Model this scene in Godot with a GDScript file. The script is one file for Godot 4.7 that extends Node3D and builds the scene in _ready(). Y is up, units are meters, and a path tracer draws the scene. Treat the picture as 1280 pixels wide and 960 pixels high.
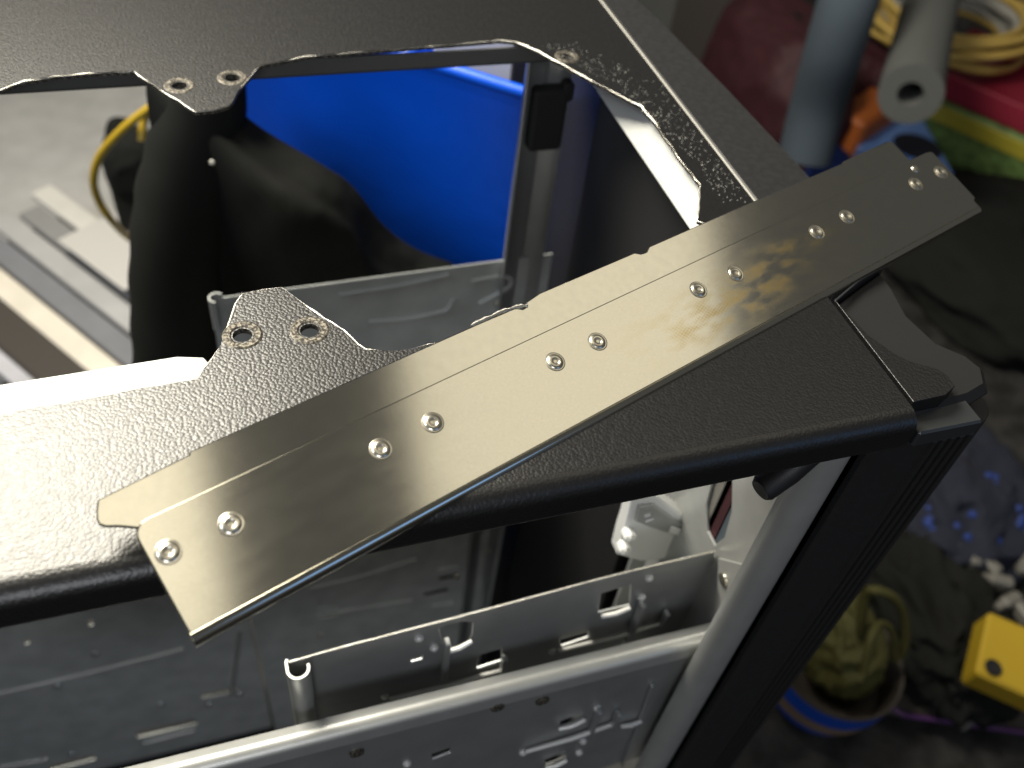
extends Node3D
# Close-up of an open computer case with a nickel plated rail lying across its cut-out top panel.
# All numbers below are in units of 0.52 mm (U metres), y up, z towards the open side of the case.
const U := 0.00052
var used := {}
var M := {}

func P(x: float, y: float, z: float) -> Vector3:
	return Vector3(x, y, z) * U

# ---------------------------------------------------------------- mesh collector
class MB:
	var v := PackedVector3Array()
	var n := PackedVector3Array()
	var t := PackedVector2Array()
	func tri(a: Vector3, b: Vector3, c: Vector3, na: Vector3, nb: Vector3, nc: Vector3, ua := Vector2.ZERO, ub := Vector2.ZERO, uc := Vector2.ZERO) -> void:
		var g := (b - a).cross(c - a)
		if g.length_squared() < 1e-22:
			return
		if g.dot(na + nb + nc) > 0.0:
			v.append_array([a, c, b]); n.append_array([na, nc, nb]); t.append_array([ua, uc, ub])
		else:
			v.append_array([a, b, c]); n.append_array([na, nb, nc]); t.append_array([ua, ub, uc])
	func quad(a: Vector3, b: Vector3, c: Vector3, d: Vector3, na: Vector3, nb: Vector3, nc: Vector3, nd: Vector3) -> void:
		tri(a, b, c, na, nb, nc); tri(a, c, d, na, nc, nd)
	func flat(a: Vector3, b: Vector3, c: Vector3, d: Vector3, nn: Vector3) -> void:
		quad(a, b, c, d, nn, nn, nn, nn)

func V2(a: Array) -> PackedVector2Array:
	var o := PackedVector2Array()
	for i in range(0, a.size(), 2):
		o.append(Vector2(a[i], a[i + 1]) * U)
	return o

func circle2(cx: float, cy: float, r: float, k := 20, ry := -1.0) -> PackedVector2Array:
	var o := PackedVector2Array()
	for i in k:
		var a := TAU * i / k
		o.append(Vector2(cx + cos(a) * r, cy + sin(a) * (ry if ry > 0.0 else r)) * U)
	return o

func rrect(x0: float, y0: float, x1: float, y1: float, r: float, k := 4) -> PackedVector2Array:
	var o := PackedVector2Array()
	for q in [[x1 - r, y1 - r, 0], [x0 + r, y1 - r, 1], [x0 + r, y0 + r, 2], [x1 - r, y0 + r, 3]]:
		for i in k + 1:
			var a: float = (q[2] + float(i) / k) * PI / 2.0
			o.append(Vector2(q[0] + cos(a) * r, q[1] + sin(a) * r) * U)
	return o

func ccw(p: PackedVector2Array) -> PackedVector2Array:
	var q := p.duplicate()
	if Geometry2D.is_polygon_clockwise(q):
		q.reverse()
	return q

# outline roughened: subdivided and nudged, as metal cut with snips is
func ragged(p: PackedVector2Array, step: float, amp: float, sd: int) -> PackedVector2Array:
	var r := RandomNumberGenerator.new()
	r.seed = sd
	var o := PackedVector2Array()
	for i in p.size():
		var a := p[i]
		var b := p[(i + 1) % p.size()]
		var k := maxi(1, int((b - a).length() / (step * U)))
		for j in k:
			o.append(a.lerp(b, float(j) / k) + Vector2(r.randf_range(-amp, amp), r.randf_range(-amp, amp)) * U)
	return o

func keyhole(outer: PackedVector2Array, holes: Array) -> PackedVector2Array:
	var poly := ccw(outer)
	var left := []
	for h in holes:
		var q := ccw(h)
		q.reverse()
		left.append(q)
	while left.size():
		var best := [1e9, 0, 0, 0]
		for hi in left.size():
			for i in poly.size():
				for j in left[hi].size():
					var d: float = poly[i].distance_squared_to(left[hi][j])
					if d < best[0]:
						best = [d, i, hi, j]
		var hq: PackedVector2Array = left[best[2]]
		left.remove_at(best[2])
		var nn := PackedVector2Array()
		for i in poly.size():
			nn.append(poly[i])
			if i == best[1]:
				for k in hq.size() + 1:
					nn.append(hq[(best[3] + k) % hq.size()])
				nn.append(poly[i])
		poly = nn
	return poly

# ear clipping that bears the doubled points of keyholes
func ears(p: PackedVector2Array) -> PackedInt32Array:
	var out := PackedInt32Array()
	var id := []
	for i in p.size():
		id.append(i)
	var i := 0
	var miss := 0
	while id.size() > 2 and miss <= id.size():
		var k := id.size()
		i %= k
		var a := p[id[(i + k - 1) % k]]
		var b := p[id[i]]
		var c := p[id[(i + 1) % k]]
		var ok := (b - a).cross(c - b) > -1e-7
		if ok and (b - a).cross(c - b) > 1e-7:
			var lo := a.min(b).min(c)
			var hi := a.max(b).max(c)
			for j in id:
				var q := p[j]
				if q.x < lo.x or q.x > hi.x or q.y < lo.y or q.y > hi.y:
					continue
				if q.distance_squared_to(a) < 1e-8 or q.distance_squared_to(b) < 1e-8 or q.distance_squared_to(c) < 1e-8:
					continue
				if (b - a).cross(q - a) > -1e-7 and (c - b).cross(q - b) > -1e-7 and (a - c).cross(q - c) > -1e-7:
					ok = false
					break
		if ok:
			out.append_array([id[(i + k - 1) % k], id[i], id[(i + 1) % k]])
			id.remove_at(i)
			miss = 0
			i += 1
		else:
			i += 1
			miss += 1
	if id.size() > 2:
		print("a sheet was left with ", id.size(), " corners at ", p[id[0]])
	return out

func inset(p: PackedVector2Array, d: float) -> PackedVector2Array:   # p counterclockwise: moved inwards by d
	var o := PackedVector2Array()
	var k := p.size()
	for i in k:
		var e0 := (p[i] - p[(i + k - 1) % k]).normalized()
		var e1 := (p[(i + 1) % k] - p[i]).normalized()
		var n0 := Vector2(-e0.y, e0.x)
		var n1 := Vector2(-e1.y, e1.x)
		var m := n0 + n1
		var l := m.length_squared()
		o.append(p[i] + (m * 2.0 / maxf(l, 1.0) * d if l > 1e-6 else Vector2.ZERO))
	return o

# sheet metal: outline and holes in the plane o + a*u + b*v, facing w, t thick, edges chamfered by c
func slab(top: MB, side: MB, outline: PackedVector2Array, holes: Array, o: Vector3, u: Vector3, v: Vector3, w: Vector3, t: float, c := 0.25) -> void:
	t *= U; c *= U
	var loops := [ccw(outline)]
	for h in holes:
		var q := ccw(h)
		q.reverse()
		loops.append(q)
	var ins := []
	for l in loops:
		ins.append(inset(l, c))
	var poly := keyhole(ins[0], ins.slice(1))
	var big := PackedVector2Array()
	for q in poly:
		big.append(q / U)
	var idx := ears(big)
	if idx.is_empty():
		print("no triangles ", poly.size(), " ", get_stack()[1].line if get_stack().size() else "", " outer ok ", Geometry2D.triangulate_polygon(ins[0]).size(), " raw ", Geometry2D.triangulate_polygon(loops[0]).size(), " first ", loops[0][0] / U)
	for i in range(0, idx.size(), 3):
		var p := []
		for k in 3:
			var q := poly[idx[i + k]]
			p.append(o + u * q.x + v * q.y)
		top.tri(p[0], p[1], p[2], w, w, w)
		top.tri(p[0] - w * t, p[1] - w * t, p[2] - w * t, -w, -w, -w)
	for li in loops.size():
		var l: PackedVector2Array = loops[li]
		var s: PackedVector2Array = ins[li]
		var k := l.size()
		for i in k:
			var j := (i + 1) % k
			var en := []
			for q in [[i + k - 1, i, i + 1], [i, i + 1, i + 2]]:
				var ea := (l[q[1] % k] - l[q[0] % k]).normalized()
				var eb := (l[q[2] % k] - l[q[1] % k]).normalized()
				var own := (l[j] - l[i]).normalized()
				var nn := own
				if ea.dot(eb) > 0.8:
					nn = (ea + eb).normalized()
				en.append((u * nn.y - v * nn.x).normalized())
			var a := o + u * s[i].x + v * s[i].y
			var b := o + u * s[j].x + v * s[j].y
			var a1 := o + u * l[i].x + v * l[i].y - w * c
			var b1 := o + u * l[j].x + v * l[j].y - w * c
			var na: Vector3 = (en[0] + w).normalized()
			var nb: Vector3 = (en[1] + w).normalized()
			side.quad(a, b, b1, a1, na, nb, nb, na)
			var a2 := a1 - w * (t - 2 * c)
			var b2 := b1 - w * (t - 2 * c)
			side.quad(a1, b1, b2, a2, en[0], en[1], en[1], en[0])
			side.quad(a2, b2, b - w * t, a - w * t, (en[0] - w).normalized(), (en[1] - w).normalized(), (en[1] - w).normalized(), (en[0] - w).normalized())

# an open cross-section (list of 2D points) of given thickness, swept along a straight line
func bent(mb: MB, sec: PackedVector2Array, t: float, o: Vector3, u: Vector3, v: Vector3, along: Vector3) -> void:
	t *= U * 0.5
	var k := sec.size()
	var nn := []
	for i in k:
		var e := (sec[mini(i + 1, k - 1)] - sec[maxi(i - 1, 0)]).normalized()
		nn.append(Vector2(-e.y, e.x))
	for sgn in [1.0, -1.0]:
		for i in k - 1:
			var q := []
			var m := []
			for j in [i, i + 1]:
				var c: Vector2 = sec[j] + nn[j] * t * sgn
				q.append(o + u * c.x + v * c.y)
				m.append((u * nn[j].x + v * nn[j].y) * sgn)
			mb.quad(q[0], q[1], q[1] + along, q[0] + along, m[0], m[1], m[1], m[0])
	for e in [0, k - 1]:
		var a: Vector2 = sec[e] + nn[e] * t
		var b: Vector2 = sec[e] - nn[e] * t
		var out2: Vector2 = (sec[e] - sec[1 if e == 0 else k - 2]).normalized()
		var oo := u * out2.x + v * out2.y
		mb.flat(o + u * a.x + v * a.y, o + u * b.x + v * b.y, o + u * b.x + v * b.y + along, o + u * a.x + v * a.y + along, oo)
	for z in [0.0, 1.0]:
		var wn := along.normalized() * (1.0 if z > 0.5 else -1.0)
		for i in k - 1:
			var q := []
			for c in [sec[i] + nn[i] * t, sec[i + 1] + nn[i + 1] * t, sec[i + 1] - nn[i + 1] * t, sec[i] - nn[i] * t]:
				q.append(o + u * c.x + v * c.y + along * z)
			mb.flat(q[0], q[1], q[2], q[3], wn)

func arc2(cx: float, cy: float, r: float, a0: float, a1: float, k := 8) -> PackedVector2Array:
	var o := PackedVector2Array()
	for i in k + 1:
		var a := deg_to_rad(lerpf(a0, a1, float(i) / k))
		o.append(Vector2(cx + cos(a) * r, cy + sin(a) * r) * U)
	return o

func tube(mb: MB, p: PackedVector3Array, radii: Array, seg := 10, closed := false) -> void:
	var k := p.size()
	var rings := []
	var up := Vector3.UP
	for i in k:
		var d := ((p[(i + 1) % k] - p[(i + k - 1) % k]) if closed else (p[mini(i + 1, k - 1)] - p[maxi(i - 1, 0)])).normalized()
		if i == 0 and absf(d.dot(up)) > 0.9:
			up = Vector3.RIGHT
		var x := (up - d * up.dot(d)).normalized()
		up = x
		var y := d.cross(x)
		var r: float = radii[i % radii.size()] * U
		var ring := []
		for s in seg:
			var a := TAU * s / seg
			var nn := x * cos(a) + y * sin(a)
			ring.append([p[i] + nn * r, nn])
		rings.append(ring)
	for i in (k if closed else k - 1):
		var j := (i + 1) % k
		for s in seg:
			var s2 := (s + 1) % seg
			mb.quad(rings[i][s][0], rings[i][s2][0], rings[j][s2][0], rings[j][s][0], rings[i][s][1], rings[i][s2][1], rings[j][s2][1], rings[j][s][1])
	if not closed:
		for e in [0, k - 1]:
			var d := (p[0] - p[1]).normalized() if e == 0 else (p[k - 1] - p[k - 2]).normalized()
			for s in seg:
				mb.tri(p[e], rings[e][s][0], rings[e][(s + 1) % seg][0], d, d, d)

# smooth line through points given as x, y, z
func line(a: Array, sub := 8, closed := false) -> PackedVector3Array:
	var c := []
	for i in range(0, a.size(), 3):
		c.append(P(a[i], a[i + 1], a[i + 2]))
	return smooth(c, sub, closed)

func smooth(c: Array, sub := 8, closed := false) -> PackedVector3Array:
	var o := PackedVector3Array()
	var k := c.size()
	for i in (k if closed else k - 1):
		var p0: Vector3 = c[(i + k - 1) % k] if closed else c[maxi(i - 1, 0)]
		var p3: Vector3 = c[(i + 2) % k] if closed else c[mini(i + 2, k - 1)]
		for s in sub:
			o.append((c[i] as Vector3).cubic_interpolate(c[(i + 1) % k], p0, p3, float(s) / sub))
	if not closed:
		o.append(c[k - 1])
	return o

# turned shape: list of (radius, height) along axis
func lathe(mb: MB, prof: Array, o: Vector3, axis: Vector3, seg := 20) -> void:
	var x := axis.cross(Vector3(0.3, 0.5, 0.81)).normalized()
	var y := axis.cross(x).normalized()
	for i in prof.size() - 1:
		var a: Vector2 = prof[i]
		var b: Vector2 = prof[i + 1]
		var e := (b - a).normalized()
		var na := Vector2(e.y, -e.x)
		for s in seg:
			var c0 := x * cos(TAU * s / seg) + y * sin(TAU * s / seg)
			var c1 := x * cos(TAU * (s + 1) / seg) + y * sin(TAU * (s + 1) / seg)
			var n0 := c0 * na.x + axis * na.y
			var n1 := c1 * na.x + axis * na.y
			mb.quad(o + (c0 * a.x + axis * a.y) * U, o + (c1 * a.x + axis * a.y) * U, o + (c1 * b.x + axis * b.y) * U, o + (c0 * b.x + axis * b.y) * U, n0, n1, n1, n0)

# box with chamfered edges; b holds its axes (unit), size in units
func cbox(mb: MB, c: Vector3, b: Basis, size: Vector3, ch := 1.0) -> void:
	var h := size * U * 0.5
	var k := minf(ch * U, minf(h.x, minf(h.y, h.z)) * 0.9)
	for ax in 3:
		for s in [-1.0, 1.0]:
			var i := (ax + 1) % 3
			var j := (ax + 2) % 3
			var nn: Vector3 = b[ax] * s
			var q := []
			for e in [[-1, -1], [1, -1], [1, 1], [-1, 1]]:
				q.append(c + nn * h[ax] + b[i] * (h[i] - k) * e[0] + b[j] * (h[j] - k) * e[1])
			mb.flat(q[0], q[1], q[2], q[3], nn)
			for s2 in [-1.0, 1.0]:      # edge between this face and the next axis' face
				var n2: Vector3 = b[i] * s2
				var m := (nn + n2).normalized()
				var z := b[j] * (h[j] - k)
				var p0 := c + nn * h[ax] + n2 * (h[i] - k)
				var p1 := c + nn * (h[ax] - k) + n2 * h[i]
				mb.flat(p0 - z, p0 + z, p1 + z, p1 - z, m)
	for sx in [-1.0, 1.0]:
		for sy in [-1.0, 1.0]:
			for sz in [-1.0, 1.0]:
				var d := [b.x * sx, b.y * sy, b.z * sz]
				var e := [h.x, h.y, h.z]
				var q := []
				for f in 3:
					var p := c
					for g in 3:
						p += d[g] * (e[g] - (0.0 if f == g else k))
					q.append(p)
				var m: Vector3 = (d[0] + d[1] + d[2]).normalized()
				mb.tri(q[0], q[1], q[2], m, m, m)

# soft heap: a ball squashed to radii and creased by noise
func lump(mb: MB, c: Vector3, r: Vector3, amp: float, freq: float, sd: int, b := Basis.IDENTITY, nu := 64, nv := 40, fold := 1.0) -> void:
	var f := FastNoiseLite.new()
	f.seed = sd
	f.noise_type = FastNoiseLite.TYPE_SIMPLEX
	f.frequency = freq
	f.fractal_type = FastNoiseLite.FRACTAL_RIDGED
	f.fractal_octaves = 3
	var pos := []
	for j in nv + 1:
		var row := []
		var th := PI * j / nv
		for i in nu + 1:
			var ph := TAU * (i % nu) / nu
			var d := Vector3(sin(th) * cos(ph), cos(th), sin(th) * sin(ph))
			var sq := Vector3(signf(d.x) * pow(absf(d.x), 0.8), signf(d.y) * pow(absf(d.y), 0.8), signf(d.z) * pow(absf(d.z), 0.8))
			var k := f.get_noise_3d(d.x * 10.0, d.y * 10.0 * fold, d.z * 10.0)
			row.append(c + b * ((sq * r * (1.0 + amp * k)) * U))
		pos.append(row)
	skin(mb, pos, true)

func skin(mb: MB, pos: Array, wrap := false) -> void:
	var nv := pos.size() - 1
	var nu: int = pos[0].size() - 1
	var nor := []
	var mid := Vector3.ZERO
	for row in pos:
		for p in row:
			mid += p
	mid /= float((nv + 1) * (nu + 1))
	var sum := 0.0
	for j in nv + 1:
		var row := []
		for i in nu + 1:
			var a: Vector3 = pos[j][(i + 1) % nu if wrap else mini(i + 1, nu)] - pos[j][(i + nu - 1) % nu if wrap else maxi(i - 1, 0)]
			var e: Vector3 = pos[mini(j + 1, nv)][i] - pos[maxi(j - 1, 0)][i]
			var m := a.cross(e).normalized()
			row.append(m)
			sum += m.dot(pos[j][i] - mid)
		nor.append(row)
	var s := 1.0 if sum > 0.0 else -1.0
	for j in nv:
		for i in nu:
			mb.quad(pos[j][i], pos[j][i + 1], pos[j + 1][i + 1], pos[j + 1][i], nor[j][i] * s, nor[j][i + 1] * s, nor[j + 1][i + 1] * s, nor[j + 1][i] * s)

# ---------------------------------------------------------------- scene graph helpers
func numbered(s: String) -> String:
	used[s] = used.get(s, 0) + 1
	return s if used[s] == 1 else "%s_%03d" % [s, used[s] - 1]

func obj(called: String, mbs: Array, parent: Node = self) -> MeshInstance3D:   # mbs: [MB, material, MB, material ...]
	var m := ArrayMesh.new()
	for i in range(0, mbs.size(), 2):
		var b: MB = mbs[i]
		if b.v.is_empty():
			continue
		var a := []
		a.resize(Mesh.ARRAY_MAX)
		a[Mesh.ARRAY_VERTEX] = b.v
		a[Mesh.ARRAY_NORMAL] = b.n
		a[Mesh.ARRAY_TEX_UV] = b.t
		m.add_surface_from_arrays(Mesh.PRIMITIVE_TRIANGLES, a)
		m.surface_set_material(m.get_surface_count() - 1, mbs[i + 1])
	var o := MeshInstance3D.new()
	o.mesh = m
	o.name = numbered(called) if parent == self else called
	parent.add_child(o, true)
	return o

func tag(o: Node, label: String, category := "", group := "", kind := "") -> Node:
	if label: o.set_meta("label", label)
	if category: o.set_meta("category", category)
	if group: o.set_meta("group", group)
	if kind: o.set_meta("kind", kind)
	return o

func thing(called: String, label: String, category: String, group := "") -> Node3D:
	var o := Node3D.new()
	o.name = numbered(called)
	add_child(o)
	tag(o, label, category, group)
	return o

# ---------------------------------------------------------------- materials
func noise_image(kind: int, freq: float, oct: int, size := 512, sd := 1, cell := 0) -> Image:
	var f := FastNoiseLite.new()
	f.seed = sd
	f.noise_type = kind
	f.frequency = freq
	f.fractal_type = FastNoiseLite.FRACTAL_FBM if oct > 1 else FastNoiseLite.FRACTAL_NONE
	f.fractal_octaves = oct
	if kind == FastNoiseLite.TYPE_CELLULAR:
		f.cellular_return_type = cell
		f.cellular_jitter = 1.0
	var im := f.get_seamless_image(size, size)
	im.convert(Image.FORMAT_RGB8)
	return im

func tex(im: Image) -> ImageTexture:
	return ImageTexture.create_from_image(im)

# grey noise squeezed between two values, to tint or to vary roughness
func between(src: Image, lo: float, hi: float, gain := 1.0) -> ImageTexture:
	var im := Image.create(src.get_width(), src.get_height(), false, Image.FORMAT_RGB8)
	for y in im.get_height():
		for x in im.get_width():
			var k := clampf((src.get_pixel(x, y).r - 0.5) * gain + 0.5, 0.0, 1.0)
			var g := lerpf(lo, hi, k)
			im.set_pixel(x, y, Color(g, g, g))
	return tex(im)

func mat(r: float, g: float, b: float, rough: float, metal := 0.0) -> StandardMaterial3D:
	var m := StandardMaterial3D.new()
	m.albedo_color = Color(r, g, b).linear_to_srgb()
	m.roughness = rough
	m.metallic = metal
	return m

func grain(m: StandardMaterial3D, span: float, bump: ImageTexture, height: float, tint: ImageTexture = null, ruf: ImageTexture = null) -> StandardMaterial3D:   # span: units that one tile covers; height in millimetres
	m.uv1_triplanar = true
	m.uv1_world_triplanar = true
	m.uv1_scale = Vector3.ONE / (span * U)
	if bump:
		m.heightmap_enabled = true
		m.heightmap_texture = bump
		m.heightmap_scale = height * 0.1
	if tint: m.albedo_texture = tint
	if ruf:
		m.roughness = 1.0
		m.roughness_texture = ruf
	return m

func materials() -> void:
	var cells := noise_image(FastNoiseLite.TYPE_CELLULAR, 0.062, 1, 512, 3, FastNoiseLite.RETURN_DISTANCE)
	var soft := noise_image(FastNoiseLite.TYPE_SIMPLEX_SMOOTH, 0.02, 4, 512, 5)
	var fine := noise_image(FastNoiseLite.TYPE_SIMPLEX_SMOOTH, 0.11, 3, 512, 7)
	var soft_t := tex(soft)
	var fine_t := tex(fine)
	# hammered powder coat: rounded pimples over a fine unevenness
	var ham := Image.create(512, 512, false, Image.FORMAT_RGB8)
	for y in 512:
		for x in 512:
			var c := cells.get_pixel(x, y).r
			var k := clampf(1.0 - c * 1.15, 0.0, 1.0)
			k = k * k * (3.0 - 2.0 * k)
			var g := clampf(k * 0.75 + fine.get_pixel(x, y).r * 0.25, 0.0, 1.0)
			ham.set_pixel(x, y, Color(g, g, g))
	M.panel = grain(mat(0.006, 0.006, 0.0065, 0.36), 42, tex(ham), 0.058, null, between(soft, 0.33, 0.4))
	M.panel.metallic_specular = 0.56
	M.recess = mat(0.006, 0.006, 0.0065, 0.62)
	M.plastic = grain(mat(0.013, 0.013, 0.014, 0.42), 60, fine_t, 0.02, null, between(soft, 0.42, 0.55))
	M.smooth_plastic = mat(0.022, 0.024, 0.026, 0.42)
	M.matt_black = mat(0.006, 0.006, 0.0065, 0.8)
	M.bare = grain(mat(0.6, 0.58, 0.52, 0.35, 1.0), 14, fine_t, 0.05)
	M.worn = grain(mat(0.22, 0.20, 0.165, 0.5, 0.6), 20, fine_t, 0.06, between(soft, 0.35, 1.0, 2.5))
	M.rail = grain(mat(0.625, 0.61, 0.54, 0.3, 1.0), 330, null, 0.0, between(fine, 0.96, 1.0), between(soft, 0.12, 0.145))
	M.rail_face = mat(0.625, 0.61, 0.54, 1.0, 1.0)
	var st := Image.create(1024, 128, false, Image.FORMAT_RGB8)
	var sr := Image.create(1024, 128, false, Image.FORMAT_RGB8)
	for y in 128:
		for x in 1024:
			var l := x * 442.0 / 1024.0
			var w := y * 41.0 / 128.0
			var n0 := soft.get_pixel(x % 512, (y * 2) % 512).r
			var n1 := fine.get_pixel((x * 2) % 512, y * 4 % 512).r
			var k := 0.0
			for q in [[288.0, 21.0, 30.0, 9.0, 1.0], [262.0, 29.0, 34.0, 8.0, 0.8], [312.0, 14.0, 24.0, 6.0, 0.7], [228.0, 22.0, 26.0, 9.0, 0.35]]:
				k += q[4] * exp(-pow((l - q[0]) / q[2], 2.0) - pow((w - q[1]) / q[3], 2.0))
			var weave := 0.55 + 0.45 * sin(x * 1.25 + y * 0.5) * sin(y * 1.1 - x * 0.35)
			k = clampf(k * (n0 * 2.4 - 0.75) * (0.5 + n1) * weave, 0.0, 1.0)
			var g := 0.965 + 0.035 * n1
			st.set_pixel(x, y, Color(g, g * (1.0 - 0.11 * k), g * (1.0 - 0.36 * k)))
			var ro := 0.12 + 0.025 * n0 + 0.13 * k
			sr.set_pixel(x, y, Color(ro, ro, ro))
	M.rail_face.albedo_texture = tex(st)
	M.rail_face.roughness_texture = tex(sr)
	M.dark_steel = mat(0.13, 0.132, 0.13, 0.42, 0.6)
	M.rivet = mat(0.66, 0.63, 0.54, 0.28, 1.0)
	M.steel = grain(mat(0.44, 0.455, 0.46, 0.4, 0.7), 420, null, 0.0, between(soft, 0.92, 1.0), between(fine, 0.36, 0.42))
	M.zinc = grain(mat(0.48, 0.49, 0.48, 0.45, 0.55), 300, null, 0.0, between(soft, 0.93, 1.0), between(fine, 0.36, 0.42))
	M.bright = mat(0.72, 0.72, 0.7, 0.4, 0.4)
	M.tray = grain(mat(0.5, 0.525, 0.52, 0.5, 0.25), 420, null, 0.0, between(soft, 0.88, 1.0))
	M.brass = mat(0.62, 0.5, 0.24, 0.25, 1.0)
	M.blue = grain(mat(0.0, 0.1, 0.8, 0.4), 300, soft_t, 0.2)
	M.cloth = grain(mat(0.013, 0.0137, 0.0127, 0.95), 60, fine_t, 0.1)
	M.cloth.metallic_specular = 0.2
	M.floor = grain(mat(0.03, 0.028, 0.026, 0.75), 700, fine_t, 0.6, between(soft, 0.55, 1.0, 2.2))
	M.felt = grain(mat(0.5, 0.495, 0.48, 0.9), 900, fine_t, 0.2, between(soft, 0.9, 1.0))
	M.yellow = mat(0.42, 0.28, 0.015, 0.5)
	M.straw = mat(0.52, 0.36, 0.09, 0.55)
	M.foam = grain(mat(0.15, 0.155, 0.145, 0.9), 60, fine_t, 0.4, between(fine, 0.75, 1.0))
	M.foam_blue = grain(mat(0.075, 0.1, 0.125, 0.85), 60, fine_t, 0.4, between(fine, 0.75, 1.0))
	M.white = mat(0.66, 0.67, 0.66, 0.45)
	M.crimson = mat(0.24, 0.01, 0.03, 0.6)
	M.lime = grain(mat(0.16, 0.26, 0.07, 0.55), 300, null, 0.0, between(soft, 0.7, 1.0, 2.0))
	M.lemon = mat(0.36, 0.31, 0.03, 0.5)
	M.sky_blue = mat(0.16, 0.3, 0.68, 0.5)
	M.orange = mat(0.42, 0.11, 0.02, 0.6)
	M.maroon = grain(mat(0.05, 0.006, 0.011, 0.7), 400, soft_t, 0.3, between(soft, 0.75, 1.0))
	M.umber = mat(0.05, 0.042, 0.036, 0.7)
	M.navy = grain(mat(0.009, 0.012, 0.026, 0.85), 120, fine_t, 1.0)
	M.spot = mat(0.012, 0.035, 0.18, 0.7)
	M.olive = grain(mat(0.055, 0.052, 0.008, 0.75), 200, soft_t, 0.5)
	M.tub_blue = mat(0.006, 0.06, 0.4, 0.4)
	M.tan = mat(0.2, 0.14, 0.09, 0.6)
	M.grey = mat(0.4, 0.39, 0.35, 0.5)
	M.plug = mat(0.15, 0.145, 0.13, 0.5)
	M.card = mat(0.5, 0.49, 0.47, 0.7)
	M.purple = mat(0.09, 0.03, 0.13, 0.4)

# ---------------------------------------------------------------- the scene
func _ready() -> void:
	var cam := Camera3D.new()
	var lens := CameraAttributesPhysical.new()
	lens.frustum_focal_length = 28.74
	lens.frustum_focus_distance = 0.2
	lens.frustum_near = 0.01
	lens.frustum_far = 20.0
	lens.exposure_aperture = 13.5
	cam.attributes = lens
	cam.transform = Transform3D(Basis(Vector3(0.95108, 0.09900, 0.29265), Vector3(0.15132, 0.67659, -0.72065), Vector3(-0.26935, 0.72968, 0.62851)), P(-83.2, 270, 179.1))
	cam.fov = 45.32
	cam.near = 0.01
	cam.far = 20.0
	cam.name = "camera"
	add_child(cam)
	var we := WorldEnvironment.new()
	var env := Environment.new()
	env.background_mode = Environment.BG_COLOR
	env.background_color = Color(0.085, 0.083, 0.077).linear_to_srgb()
	env.tonemap_mode = Environment.TONE_MAPPER_LINEAR
	env.tonemap_exposure = 1.0
	env.sdfgi_enabled = true
	env.ssao_enabled = true
	env.ssil_enabled = true
	we.environment = env
	we.name = "environment"
	add_child(we)
	# shop lamp up and to the left behind the case, a dim wide ceiling light overhead, a window to the right
	lamp("shop_lamp", Vector3(-0.28, 0.6, -0.5), Vector3(-0.05, 0, -0.05), Vector2(0.38, 0.34), 1.8, Color(1.0, 0.97, 0.9))
	lamp("ceiling_lamp", Vector3(0.71, 1.2, -0.28), Vector3(0.05, 0, -0.05), Vector2(0.56, 0.6), 0.118, Color(1.0, 0.955, 0.85))
	lamp("bench_lamp", Vector3(-0.05, 1.2, -0.1), Vector3(-0.06, 0, -0.01), Vector2(0.3, 0.4), 0.062, Color(1.0, 0.955, 0.85))
	lamp("work_lamp", Vector3(-0.28, 0.42, 0.75), Vector3(0.02, -0.1, 0), Vector2(0.35, 0.3), 0.24, Color(0.97, 0.98, 1.0))
	lamp("window_light", Vector3(0.95, 0.6, 1.2), Vector3(0.05, 0, 0), Vector2(0.5, 0.6), 0.11, Color(0.55, 0.75, 1.0))
	lamp("side_lamp", Vector3(-0.8, 0.55, -0.1), Vector3(0.0, -0.15, -0.32), Vector2(0.4, 0.4), 0.4, Color(0.95, 0.97, 1.0))
	materials()
	var fl := MB.new()
	slab(fl, fl, V2([-6000, -9000, 9000, -9000, 9000, 4000, -6000, 4000]), [], P(0, -966, 0), Vector3.RIGHT, Vector3.BACK, Vector3.UP, 20)
	tag(obj("floor", [fl, M.floor]), "dark worn workshop floor under the case and clutter", "", "", "structure")
	case()
	rail()
	behind()
	inside()
	right_top()
	right_bottom()

func lamp(called: String, at: Vector3, to: Vector3, size: Vector2, e: float, c: Color) -> void:
	var l := AreaLight3D.new()
	l.name = called
	l.area_size = size
	l.light_energy = e
	l.light_color = c
	l.area_range = 12.0
	l.shadow_enabled = true
	add_child(l)
	l.look_at_from_position(at, to, Vector3(0.1, 0.2, 1).normalized())

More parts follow.
